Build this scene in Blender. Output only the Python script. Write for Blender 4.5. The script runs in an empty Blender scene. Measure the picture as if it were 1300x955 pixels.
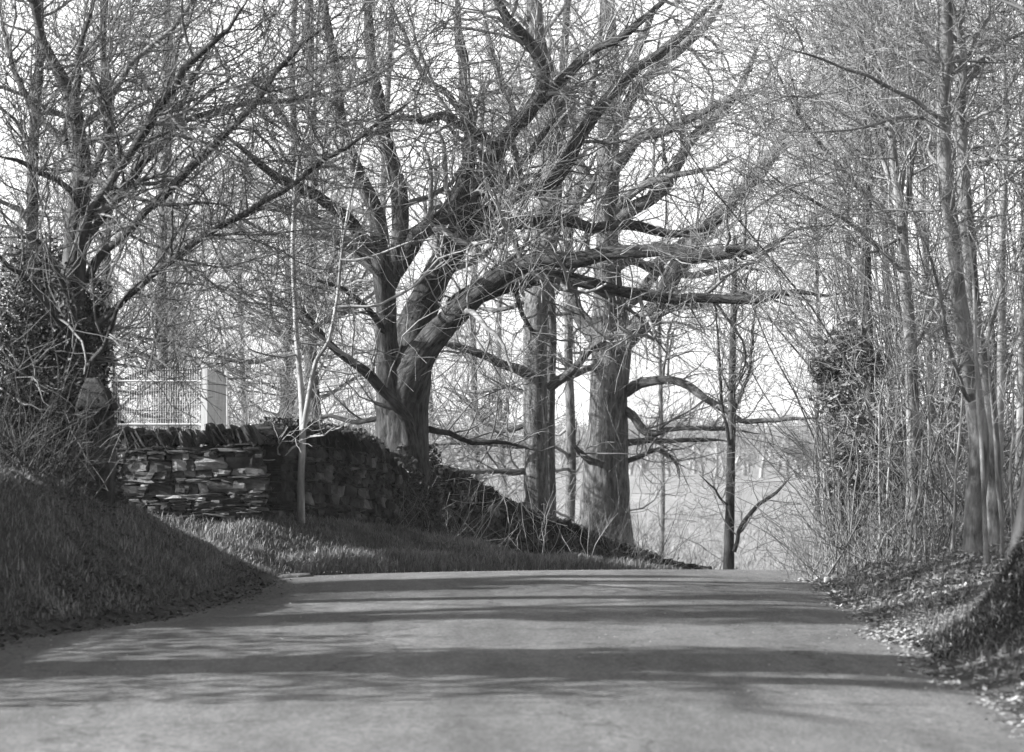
import bpy, math, random
import numpy as np

SC = bpy.context.scene
COL = SC.collection
R_ = math.radians
F = 3000.0            # focal length in pixels of the 1300 px wide photograph
CX, HY = 650.0, 554.0 # principal column and eye level row
EYE = 1.3

# ------------------------------------------------------------------ camera
cam = bpy.data.cameras.new('camera'); camo = bpy.data.objects.new('camera', cam); COL.objects.link(camo)
camo.location = (0, 0, EYE); camo.rotation_euler = (R_(90), 0, 0)
cam.sensor_width = 36; cam.lens = 36 * F / 1300
cam.shift_y = (HY - 477.5) / 1300
cam.clip_start = 0.1; cam.clip_end = 5000
cam.dof.use_dof = True; cam.dof.focus_distance = 28.5; cam.dof.aperture_fstop = 3.5
SC.camera = camo

# ------------------------------------------------------------------ light
SUN_EL = 27.0
sun_dir = np.array([-1.0, -0.13, 0]); sun_dir /= np.linalg.norm(sun_dir)   # horizontal direction towards the sun
w = bpy.data.worlds.new("World"); SC.world = w; w.use_nodes = True
nt = w.node_tree; nt.nodes.clear()
sky = nt.nodes.new('ShaderNodeTexSky'); sky.sky_type = 'NISHITA'; sky.sun_disc = False
sky.sun_elevation = R_(SUN_EL); sky.sun_rotation = math.atan2(sun_dir[0], sun_dir[1])
sky.dust_density = 6.0; sky.air_density = 1.5
bw = nt.nodes.new('ShaderNodeRGBToBW')
bg = nt.nodes.new('ShaderNodeBackground'); bg.inputs[1].default_value = 0.06
out = nt.nodes.new('ShaderNodeOutputWorld')
nt.links.new(sky.outputs[0], bw.inputs[0]); # thin bright high cloud over the whole sky, whiter towards the horizon
tc = nt.nodes.new('ShaderNodeTexCoord'); mpn = nt.nodes.new('ShaderNodeMapping'); mpn.inputs['Scale'].default_value = (1, 1, 3)
cn = nt.nodes.new('ShaderNodeTexNoise'); cn.inputs['Scale'].default_value = 2.2; cn.inputs['Detail'].default_value = 6
cr = nt.nodes.new('ShaderNodeMapRange'); cr.inputs['From Min'].default_value = .35; cr.inputs['From Max'].default_value = .65
cr.inputs['To Min'].default_value = 6.5; cr.inputs['To Max'].default_value = 9
add = nt.nodes.new('ShaderNodeMath'); add.operation = 'ADD'
nt.links.new(tc.outputs['Generated'], mpn.inputs[0]); nt.links.new(mpn.outputs[0], cn.inputs['Vector']); nt.links.new(cn.outputs[0], cr.inputs[0])
sx = nt.nodes.new('ShaderNodeSeparateXYZ'); nt.links.new(tc.outputs['Generated'], sx.inputs[0])
hzr = nt.nodes.new('ShaderNodeMapRange'); hzr.interpolation_type = 'SMOOTHSTEP'
for nm_, vv in (('From Min', .19), ('From Max', .34), ('To Min', 1.0), ('To Max', .04)): hzr.inputs[nm_].default_value = vv
nt.links.new(sx.outputs[2], hzr.inputs[0])
cm = nt.nodes.new('ShaderNodeMath'); cm.operation = 'MULTIPLY'; nt.links.new(cr.outputs[0], cm.inputs[0]); nt.links.new(hzr.outputs[0], cm.inputs[1])
nt.links.new(bw.outputs[0], add.inputs[0]); nt.links.new(cm.outputs[0], add.inputs[1]); nt.links.new(add.outputs[0], bg.inputs[0]); nt.links.new(bg.outputs[0], out.inputs[0])
sl = bpy.data.lights.new('sun', 'SUN'); sl.energy = 5.0; sl.angle = R_(0.55); sl.color = (1, 1, 1)
so = bpy.data.objects.new('sun', sl); COL.objects.link(so)
so.rotation_euler = (R_(90 - SUN_EL), 0, math.atan2(sun_dir[1], sun_dir[0]) + math.pi / 2)
SC.view_settings.view_transform = 'Standard'; SC.view_settings.look = 'None'
SC.view_settings.exposure = 1.68; SC.view_settings.gamma = 1

# ------------------------------------------------------------------ materials (the place is seen in black and white: greys only)
def new_mat(name, rough=0.85):
    m = bpy.data.materials.new(name); m.use_nodes = True
    b = m.node_tree.nodes['Principled BSDF']; b.inputs['Roughness'].default_value = rough
    b.inputs['Specular IOR Level'].default_value = 0.25
    return m, m.node_tree, b
def N(t, kind, **kw):
    n = t.nodes.new(kind)
    for k, v in kw.items(): setattr(n, k, v)
    return n
def ramp(t, src, stops):
    r = N(t, 'ShaderNodeValToRGB'); e = r.color_ramp.elements
    while len(e) < len(stops): e.new(0.5)
    for q, (p, v) in zip(e, stops): q.position = p; q.color = (v, v, v, 1)
    t.links.new(src, r.inputs[0]); return r.outputs[0]
def noise(t, scale, sc3=(1, 1, 1), detail=4, rough=.55, coord='Object'):
    tc = N(t, 'ShaderNodeTexCoord'); mp = N(t, 'ShaderNodeMapping'); mp.inputs['Scale'].default_value = sc3
    t.links.new(tc.outputs[coord], mp.inputs[0])
    n = N(t, 'ShaderNodeTexNoise'); n.inputs['Scale'].default_value = scale
    n.inputs['Detail'].default_value = detail; n.inputs['Roughness'].default_value = rough
    t.links.new(mp.outputs[0], n.inputs['Vector']); return n.outputs[0]
def mul(t, a, b, kind='MULTIPLY', fac=1.0):
    m = N(t, 'ShaderNodeMix', data_type='RGBA', blend_type=kind); m.inputs[0].default_value = fac
    t.links.new(a, m.inputs[6]); t.links.new(b, m.inputs[7]); return m.outputs[2]
def bump(t, b, h, strength, dist):
    n = N(t, 'ShaderNodeBump'); n.inputs['Strength'].default_value = strength; n.inputs['Distance'].default_value = dist
    t.links.new(h, n.inputs['Height']); t.links.new(n.outputs[0], b.inputs['Normal'])
def island(t): return N(t, 'ShaderNodeNewGeometry').outputs['Random Per Island']

def noise_attr(t, scale, sc3, detail=5, rough=.6):
    at_ = N(t, 'ShaderNodeAttribute'); at_.attribute_name = 'bark_co'
    mp = N(t, 'ShaderNodeMapping'); mp.inputs['Scale'].default_value = sc3; t.links.new(at_.outputs['Vector'], mp.inputs[0])
    n = N(t, 'ShaderNodeTexNoise'); n.inputs['Scale'].default_value = scale; n.inputs['Detail'].default_value = detail; n.inputs['Roughness'].default_value = rough
    t.links.new(mp.outputs[0], n.inputs['Vector']); return n.outputs[0]
def bark(name, lo, hi, furrow=16, patch=2.0, bstr=.9, dist=.03):
    m, t, b = new_mat(name)
    f = noise_attr(t, furrow, (1, 1, .24), 7, .72)
    c = ramp(t, f, [(.38, lo), (.62, hi)])
    p = ramp(t, noise(t, patch, (1, 1, .6), 6), [(.35, .5), (.7, 1.3)])
    t.links.new(mul(t, c, p), b.inputs['Base Color'])
    bump(t, b, f, bstr, dist)
    return m
def plain(name, lo, hi, scale=6, rough=.8, isl=False, spec=.25):
    m, t, b = new_mat(name, rough); b.inputs['Specular IOR Level'].default_value = spec
    c = ramp(t, noise(t, scale), [(.3, lo), (.7, hi)])
    if isl: c = mul(t, c, ramp(t, island(t), [(0, .45), (1, 1.35)]))
    t.links.new(c, b.inputs['Base Color']); return m

M = {}
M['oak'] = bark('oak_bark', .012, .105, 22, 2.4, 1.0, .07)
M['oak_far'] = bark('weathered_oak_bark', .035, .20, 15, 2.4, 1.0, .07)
M['dark'] = bark('dark_bark', .02, .09)
M['ash'] = bark('smooth_grey_bark', .06, .26, 13, 3.0, .8, .02)
M['pale'] = bark('pale_bark', .14, .36, 9, 4, .3, .006)
M['moss'] = bark('mossy_bark', .012, .06, 9, 3, 1, .05)
M['twig'] = plain('twig_bark', .06, .28, 1.5)
M['twig_dark'] = plain('dark_twig_bark', .03, .19, 1.5)
M['twig_pale'] = plain('pale_twig_bark', .14, .34, 2)
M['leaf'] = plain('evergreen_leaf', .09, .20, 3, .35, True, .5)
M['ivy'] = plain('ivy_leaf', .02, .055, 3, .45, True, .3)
M['moss_leaf'] = plain('moss', .02, .06, 6, .9, True)
M['ivy_bank'] = plain('ground_ivy', .03, .12, 3, .6, True)
M['shoot'] = plain('shoot_bark', .04, .2, 1.2, .8, True)
M['dark_stem'] = plain('dark_stem', .02, .08, 4)
M['dead'] = plain('dead_leaf', .13, .42, 9, .8, True)
M['grass'] = plain('grass_blade', .08, .21, 1.2, .6, True)
M['straw'] = plain('dry_grass_blade', .12, .27, 2, .7, True)
M['bramble'] = plain('bramble_stem', .08, .24, 2, .7, True)
M['white'] = plain('white_paint', .7, .82, 5, .5)
M['wire'] = plain('galvanised_wire', .38, .55, 5, .45)
M['pebble'] = plain('pale_stone', .5, .7, 14, .8)

def stone_mat(name, lo, hi, moss):
    m, t, b = new_mat(name, .9)
    n1 = noise(t, 7, detail=8, rough=.65)
    c = ramp(t, n1, [(.3, lo), (.7, hi)])
    c = mul(t, c, ramp(t, island(t), [(0, .3), (.75, .9), (1, 2.2)]))
    g = ramp(t, noise(t, 1.7, detail=5), [(.42, moss), (.58, 1.0)])
    t.links.new(mul(t, c, g), b.inputs['Base Color']); bump(t, b, noise(t, 22, detail=8, rough=.7), 1, .02); return m
M['stone'] = stone_mat('wall_stone', .035, .17, .3)
M['stone_moss_shade'] = stone_mat('mossy_shaded_wall_stone', .02, .09, .3)  # mossy stone, its tone lowered further to paint in the road face's shade

# road
m, t, b = new_mat('worn_asphalt', .82)
g = ramp(t, noise(t, 45, detail=6, rough=.9), [(.4, .06), (.6, .22)])
p = ramp(t, noise(t, .8, (1, .35, 1), 6), [(.35, .75), (.65, 1.15)])
s = ramp(t, noise(t, 5, (1, .3, 1), 9, .85), [(.35, .68), (.65, 1.2)])
vz = N(t, 'ShaderNodeTexVoronoi', feature='DISTANCE_TO_EDGE'); vz.inputs['Scale'].default_value = .55; tcv = N(t, 'ShaderNodeTexCoord')
wn = N(t, 'ShaderNodeTexNoise'); wn.inputs['Scale'].default_value = 3; wn.inputs['Detail'].default_value = 6; t.links.new(tcv.outputs['Object'], wn.inputs['Vector'])
wa = N(t, 'ShaderNodeMix', data_type='RGBA', blend_type='LINEAR_LIGHT'); wa.inputs[0].default_value = .25; t.links.new(tcv.outputs['Object'], wa.inputs[6]); t.links.new(wn.outputs['Color'], wa.inputs[7])
t.links.new(wa.outputs[2], vz.inputs['Vector']); crk = ramp(t, vz.outputs['Distance'], [(.0, .55), (.012, 1.0)])
s = mul(t, s, crk)
trk = ramp(t, noise(t, 1.3, (1, .03, 1), 3), [(.35, .8), (.65, 1.12)])
t.links.new(mul(t, mul(t, mul(t, g, p), s), trk), b.inputs['Base Color'])
bump(t, b, noise(t, 90, detail=3, rough=.8), .9, .012); M['road'] = m
# ground
m, t, b = new_mat('bank_soil_and_turf', .95)
g = ramp(t, noise(t, 9, detail=9, rough=.7), [(.25, .025), (.75, .11)])
p = ramp(t, noise(t, .7, detail=6), [(.3, .65), (.7, 1.3)])
t.links.new(mul(t, g, p), b.inputs['Base Color']); bump(t, b, noise(t, 25, detail=6, rough=.7), 1, .05); M['ground'] = m
m, t, b = new_mat('far_pasture', .95)
g = ramp(t, noise(t, .09, (1, .5, 1), 9, .7), [(.3, .12), (.7, .27)])
t.links.new(mul(t, g, ramp(t, noise(t, 1.1, (1, .5, 1), 6, .7), [(.3, .8), (.7, 1.2)])), b.inputs['Base Color'])
bump(t, b, noise(t, 1.5, detail=6, rough=.7), 1, .4); M['field'] = m

# ------------------------------------------------------------------ object helpers
def setp(o, label=None, cat=None, group=None, kind=None):
    for k, v in (('label', label), ('category', cat), ('group', group), ('kind', kind)):
        if v: o[k] = v
    return o
def mesh_np(name, V, Q, mat, parent=None, smooth=True, tri=False, base=(0, 0, 0)):
    """V (n,3) world coordinates, Q (m,3|4) indices -> one mesh object"""
    me = bpy.data.meshes.new(name); k = Q.shape[1]
    V = np.asarray(V, np.float32)
    if parent is not None: base = parent.location
    V = V - np.array(base, np.float32)
    me.vertices.add(len(V)); me.vertices.foreach_set('co', V.astype(np.float32).ravel())
    me.loops.add(Q.size); me.loops.foreach_set('vertex_index', Q.astype(np.int32).ravel())
    me.polygons.add(len(Q))
    me.polygons.foreach_set('loop_start', np.arange(0, Q.size, k, dtype=np.int32))
    me.polygons.foreach_set('use_smooth', np.full(len(Q), smooth))
    me.update(calc_edges=True)
    mats = mat if isinstance(mat, list) else [mat]
    for q in mats: me.materials.append(q)
    o = bpy.data.objects.new(name, me); COL.objects.link(o)
    if parent is not None: o.parent = parent
    else: o.location = base
    return o
def empty(name, loc):
    o = bpy.data.objects.new(name, None); COL.objects.link(o); o.location = loc; o.empty_display_size = .2; return o
def at(px, py, Y): return np.array([(px - CX) / F * Y, Y, EYE - (py - HY) / F * Y])
def sm(x): x = np.clip(x, 0, 1); return x * x * (3 - 2 * x)
def unit(v): return v / np.maximum(np.linalg.norm(v, axis=-1, keepdims=True), 1e-9)

def tubes(P, Rr, sides, rough=0, rng=None):
    n, K, _ = P.shape
    T = unit(np.gradient(P, axis=1))
    avg = unit(T.mean(axis=1))
    ref = np.where(np.abs(avg[:, 2:3]) < .7, np.array([[0, 0, 1.]]), np.array([[1., 0, 0]]))
    ref = np.repeat(ref[:, None, :], K, 1)
    A = unit(np.cross(T, ref)); B = np.cross(T, A)
    a = np.arange(sides) / sides * 2 * math.pi
    ca = np.cos(a)[None, None, :, None]; sa = np.sin(a)[None, None, :, None]
    rr = Rr[:, :, None, None] * np.ones((1, 1, sides, 1))
    if rough:
        ph = rng.normal(0, 1, (n, 1, sides, 1)); fine = rng.normal(0, 1, (n, K, sides, 1))
        ph = (ph + np.roll(ph, 1, 2)) * .6
        rr = rr * (1 + rough * (ph * .7 + fine * .45))
    V = P[:, :, None, :] + rr * (ca * A[:, :, None, :] + sa * B[:, :, None, :])
    idx = np.arange(n * K * sides).reshape(n, K, sides)
    i0 = idx[:, :-1, :]; i1 = idx[:, 1:, :]
    Q = np.stack([i0, np.roll(i0, -1, 2), np.roll(i1, -1, 2), i1], -1).reshape(-1, 4)
    return V.reshape(-1, 3), Q
def bark_tube(name, C, sides, rough, rng, mat, root):
    v, f = tubes(C[None, :, :3], C[None, :, 3], sides, rough, rng)
    o = mesh_np(name, v, f, mat, root)
    s_ = np.concatenate([[0], np.cumsum(np.linalg.norm(np.diff(C[:, :3], axis=0), axis=1))]) + rng.uniform(0, 9)
    a = np.arange(sides) / sides * 2 * math.pi; r_ = C[:, 3:4]
    co = np.stack([np.cos(a)[None] * r_, np.sin(a)[None] * r_, np.repeat(s_[:, None], sides, 1)], -1)
    at_ = o.data.attributes.new('bark_co', 'FLOAT_VECTOR', 'POINT'); at_.data.foreach_set('vector', co.astype(np.float32).ravel())
    return o
def merge(parts):
    V, Q, o = [], [], 0
    for v, q in parts: V.append(v); Q.append(q + o); o += len(v)
    return np.concatenate(V), np.concatenate(Q)

def resample(pts, step):
    """Catmull-Rom through rows of any width"""
    pts = np.asarray(pts, float)
    if len(pts) == 2: pts = np.array([pts[0], (pts[0] + pts[1]) / 2, pts[1]])
    a = np.vstack([2 * pts[0] - pts[1], pts, 2 * pts[-1] - pts[-2]]); o = []
    for i in range(1, len(a) - 2):
        p0, p1, p2, p3 = a[i - 1:i + 3]; n = max(2, int(np.linalg.norm((p2 - p1)[:3]) / step))
        u = (np.arange(n) / n)[:, None]
        o.append(.5 * (2 * p1 + (p2 - p0) * u + (2 * p0 - 5 * p1 + 4 * p2 - p3) * u ** 2 + (3 * p1 - p0 - 3 * p2 + p3) * u ** 3))
    o.append(a[-2][None]); return np.concatenate(o)
def fixk(C, K):
    s = np.concatenate([[0], np.cumsum(np.linalg.norm(np.diff(C[:, :3], axis=0), axis=1))])
    u = np.linspace(0, s[-1], K)
    return np.stack([np.interp(u, s, C[:, j]) for j in range(C.shape[1])], 1)

def spawn(P, Rr, n, rng, tr=(.15, 1), ang=(35, 70), ln=(.5, 1.2), K=6, wob=.25, trop=(0, 0, .05), rr=(.3, .6), rmax=1, tip=.35, face=None, up=0.0):
    """n child curves growing off the parent curves (N,K,3)"""
    seg = np.linalg.norm(np.diff(P, axis=1), axis=2).sum(1)
    pi = rng.choice(len(P), n, p=seg / seg.sum())
    u = rng.uniform(tr[0], tr[1], n) * (P.shape[1] - 1); i = np.minimum(u.astype(int), P.shape[1] - 2); f = (u - i)[:, None]
    p = P[pi, i] * (1 - f) + P[pi, i + 1] * f
    r = Rr[pi, i] * (1 - f[:, 0]) + Rr[pi, i + 1] * f[:, 0]
    T = unit(P[pi, i + 1] - P[pi, i])
    rv = rng.normal(0, 1, (n, 3)); rv[:, 2] += up
    if face is not None: rv += np.array(face)
    perp = unit(rv - (rv * T).sum(1, keepdims=True) * T)
    a = np.radians(rng.uniform(ang[0], ang[1], n))[:, None]
    d = unit(np.cos(a) * T + np.sin(a) * perp)
    L = rng.uniform(ln[0], ln[1], n) * (1.15 - .45 * (u / (P.shape[1] - 1)))
    pts = [p]; tv = np.array(trop)
    for k in range(K - 1):
        d = unit(d + rng.normal(0, wob, (n, 3)) + tv); p = p + d * (L / (K - 1))[:, None]; pts.append(p)
    C = np.stack(pts, 1)
    r0 = np.minimum(r * rng.uniform(rr[0], rr[1], n), rmax)
    rad = r0[:, None] * np.linspace(1, tip, K)[None]
    return C, rad
def pad(P, Rr, K):
    if P.shape[1] == K: return P, Rr
    u = np.linspace(0, P.shape[1] - 1, K); i = np.minimum(u.astype(int), P.shape[1] - 2); f = u - i
    return P[:, i] * (1 - f)[None, :, None] + P[:, i + 1] * f[None, :, None], Rr[:, i] * (1 - f) + Rr[:, i + 1] * f
def cat2(*sets, K=8):
    s = [pad(p, r, K) for p, r in sets]; return np.concatenate([a for a, _ in s]), np.concatenate([b for _, b in s])

# ------------------------------------------------------------------ terrain
EL = np.array([(0, -3.45), (13, -3.4), (15.2, -3.3), (16, -2.9), (17, -2.5), (18.7, -2.28), (22.6, -2.2), (23.2, -1.8), (24, -1.05), (25, -.25), (26, .4), (28, 1.6), (30, 2.8), (33, 5), (38, 9.5), (60, 26), (90, 50)])
ER = np.array([(0, 2.3), (12.5, 2.42), (15.85, 2.54), (18.9, 2.6), (22, 2.75), (24, 3.2), (26, 4.6), (28, 6.1), (30, 7.8), (33, 10.5), (38, 15), (60, 34), (90, 58)])
def eL(y): return np.interp(y, EL[:, 0], EL[:, 1])
def eR(y): return np.interp(y, ER[:, 0], ER[:, 1])
def zr(y):
    y = np.asarray(y, float)
    return np.where(y < 20, 0, np.where(y < 41, -.0057 * (y - 20) ** 2, -2.514 - .24 * (np.minimum(y, 60) - 41)))
def lump(x, y, s, seed):
    r = np.random.default_rng(seed); v = 0
    for k in range(6):
        a, b, c = r.uniform(-1, 1, 2), r.uniform(0, 6.28), 0
        v = v + np.sin((x * a[0] + y * a[1]) * s * (1 + k * .7) + b) / (1 + k * .5)
    return v / 3
def H(x, y):
    x = np.asarray(x, float); y = np.asarray(y, float)
    z0 = zr(y); dl = eL(y) - x; dr = x - eR(y)
    A = np.interp(y, [0, 14, 17.5, 20, 21.3, 22.4, 23.4, 24.5, 26, 27.2, 29, 31, 38], [.85, .92, .98, .75, .46, .2, .36, .46, .40, .28, .12, .08, .1])
    W = np.interp(y, [0, 18, 20.5, 22.6, 23.3, 24, 26, 32, 40], [1.5, 1.5, 1.2, .8, 1.0, 1.5, 2.2, 2.5, 2.5])
    hl = A * sm(dl / W) + .05 * np.clip(dl - W, 0, 10) + (.05 + .07 * sm((y - 23) / .6)) * sm(dl / .22)
    zl = np.interp(y, [22, 28, 32, 36, 40, 44, 60], [0, -.25, -.6, -1.15, -1.85, -2.45, -5])   # land behind the wall keeps its height longer
    xw = -2.6 + .315 * (np.maximum(y, 10) - 24.2)
    bl = sm((xw - x - .2) / 3.0)
    left = (z0 + hl) * (1 - bl) + (zl + hl) * bl
    hr = .05 * sm(dr / .3) + .26 * sm((dr - .1) / 1.5) + .09 * np.clip(dr - 1.0, 0, 14) + .30 * np.exp(-((x - 3.75) / .6) ** 2 - ((y - 14.6) / 1.6) ** 2) * sm(dr / .8) + .5 * sm((x - 2.45) / 1.1) * np.exp(-(((y - 14.3) - .55 * (x - 2.5)) / .34) ** 2)
    br = .6 * sm((dr - .3) / 5)
    right = z0 * (1 - br) + hr
    z = np.where(dl > 0, left, np.where(dr > 0, right, z0 + np.where((dl <= 0) & (dr <= 0), -.012, 0)))
    soft = np.where((dl > 0), sm(dl / .5), np.where(dr > 0, sm(dr / .6), 0))
    z = z + soft * (.05 * lump(x, y, 2.6, 3) + .05 * lump(x, y, 6, 4) + .012 * lump(x, y, 17, 5))
    Fz = np.interp(y, [40, 60, 80, 120, 200, 350, 700, 1500, 4000], [-3.5, -6.5, -8, -6, -3.2, -1.2, .3, 1.0, 1.2]) + lump(x, y, .02, 8) * sm((y - 90) / 120) * 1.2
    b = sm((y - 44) / 22)
    return z * (1 - b) + Fz * b
def axis(stops):
    o = []
    for a, b, s in stops: o.append(np.arange(a, b - 1e-6, s))
    return np.concatenate(o)
def grid(xs, ys, hf):
    X, Y = np.meshgrid(xs, ys); Z = hf(X, Y); V = np.stack([X, Y, Z], -1).reshape(-1, 3)
    n, m_ = len(ys), len(xs); i = np.arange(n * m_).reshape(n, m_)
    return V, np.stack([i[:-1, :-1], i[:-1, 1:], i[1:, 1:], i[1:, :-1]], -1).reshape(-1, 4)
xs = np.concatenate([axis([(-1500, -100, 100), (-100, -20, 5), (-20, -7, .5), (-7, 7, .09), (7, 20, .5), (20, 100, 5), (100, 1501, 100)])])
ys = axis([(-60, 4, 2), (4, 10, .4), (10, 34, .12), (34, 60, .5), (60, 140, 2.5), (140, 500, 12), (500, 4001, 125)])
V, Q = grid(xs, ys, H)
g = mesh_np('ground', V, Q, [M['ground'], M['field']]); setp(g, kind='structure')
cy = V[Q[:, 0], 1]; g.data.polygons.foreach_set('material_index', (cy > 52).astype(np.int32))
# road: a strip with ragged edges, 4 mm and more above the soil
ys = axis([(-40, 10, .5), (10, 45, .12), (45, 80, 1)]); K = 25; rg = np.random.default_rng(5)
def ragged(n, s):
    v = rg.normal(0, s, n + 6); return np.convolve(v, np.ones(7) / 7 * 1.8, 'valid')
l = eL(ys) + ragged(len(ys), .05) - .03; r = eR(ys) + ragged(len(ys), .06) + .03
u = np.linspace(0, 1, K); X = l[:, None] * (1 - u) + r[:, None] * u; Y = np.repeat(ys[:, None], K, 1)
Z = zr(Y) + .004 + .03 * (1 - (2 * u - 1) ** 2)[None, :] - .02 * np.abs(2 * u - 1)[None] ** 12
V = np.stack([X, Y, Z], -1).reshape(-1, 3); i = np.arange(len(V)).reshape(len(ys), K)
Q = np.stack([i[:-1, :-1], i[:-1, 1:], i[1:, 1:], i[1:, :-1]], -1).reshape(-1, 4)
setp(mesh_np('road', V, Q, M['road']), kind='structure')

# ------------------------------------------------------------------ trees
def limb_curve(pts, r0, r1, Y0, Y1, rng, wob=.036, step=.14):
    n = len(pts); u = np.linspace(0, 1, n)
    Yd = Y0 + (Y1 - Y0) * u
    rows = [np.append(at(p[0], p[1], yy), (p[2] if len(p) > 2 else r0 + (r1 - r0) * uu) * yy / F) for p, yy, uu in zip(pts, Yd, u)]
    C = resample(rows, step); m_ = len(C)
    for j in range(3):
        v = rng.normal(0, 1, m_ + 4); v = np.convolve(v, np.ones(5) / 5, 'valid'); v[:2] = 0
        C[:, j] += v * wob
    C[:, 3] *= 1 + .11 * np.convolve(rng.normal(0, 1, m_ + 2), np.ones(3) / 3, 'valid')
    m2 = np.linspace(0, 1, m_); C[:, 3] *= 1 - .75 * sm((m2 - .72) / .28)
    return C

def make_tree(name, label, cat, group, trunks, limbs, rng, mat, twig, n=(60, 500, 4000), tw=1.0, trop=(0, 0, .04),
              extra=0, ext=(1.5, 3.5), exr=(.25, .4), sides=20, rough=.05, face=None, tr1=(.12, 1), wobm=1.0, tmin=.0031, trx=(.25, 1), anx=(30, 75)):
    """trunks: list of (px,py,r_px,Y) rows; limbs: list of (pts,r0,r1,Y0,Y1)"""
    b = trunks[0][0]; base = at(b[0], b[1], b[3])
    root = empty(name, tuple(base)); setp(root, label, cat, group)
    seeds = []
    for q, tk in enumerate(trunks):
        C = resample([np.append(at(p[0], p[1], p[3]), p[2] * p[3] / F) for p in tk], .15)
        ph = rng.normal(0, 1, (len(C) + 4, 2)); C[:, 0] += np.convolve(ph[:, 0], np.ones(5) / 5, 'valid') * .006
        bark_tube('trunk' if q == 0 else 'stem', C, sides, rough, rng, mat, root)
        K = fixk(C, 16); k0 = 2 if trx[0] < .1 else 7 if q == 0 else 4; seeds.append((K[None, k0:, :3], K[None, k0:, 3]))
    for L in limbs:
        C = limb_curve(*L[:5], rng)
        if len(L) > 5: C[:, 3] *= 1 + .12 * np.convolve(rng.normal(0, 1, len(C) + 2), np.ones(3) / 3, 'valid')
        bark_tube('root' if len(L) > 5 else 'limb', C, 14 if len(L) < 6 else 24, rough * (.8 if len(L) < 6 else .5), rng, mat, root)
        if len(L) > 5: continue
        K = fixk(C, 16); seeds.append((K[None, :, :3], K[None, :, 3]))
    S = cat2(*seeds, K=16); parts = []
    if extra:
        E = spawn(*S, extra, rng, tr=trx, ang=anx, ln=ext, K=10, wob=.22 * wobm, trop=(0, 0, .08), rr=exr, tip=.3, face=face)
        parts.append(tubes(*E, 8, .03, rng)); S = cat2(S, E, K=16)
    A = spawn(*S, n[0], rng, tr=tr1, ang=(35, 75), ln=(.9 * tw, 2.2 * tw), K=9, wob=.24 * wobm, trop=trop, rr=(.28, .5), rmax=.045, tip=.3, face=face)
    parts.append(tubes(*A, 6))
    SA = cat2(S, A, K=16)
    Bc = spawn(*SA, int(n[1] * .82), rng, tr=(.15, 1), ang=(30, 75), ln=(.45 * tw, 1.3 * tw), K=7, wob=.2 * wobm, trop=trop, rr=(.35, .6), rmax=.014, tip=.4, face=face)
    Bc = (Bc[0], np.maximum(Bc[1], .0035)); parts.append(tubes(*Bc, 4))
    SB = cat2(A, Bc, K=9)
    T = spawn(*SB, int(n[2] * .38), rng, tr=(.1, 1), ang=(25, 75), ln=(.25 * tw, .85 * tw), K=5, wob=.16 * wobm, trop=trop, rr=(.4, .7), rmax=.007, tip=.5)
    T = (T[0], np.maximum(T[1], tmin)); parts.append(tubes(*T, 3))
    v, f = merge(parts); mesh_np('crown', v, f, twig, root)
    return root

G = np.random.default_rng
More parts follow.
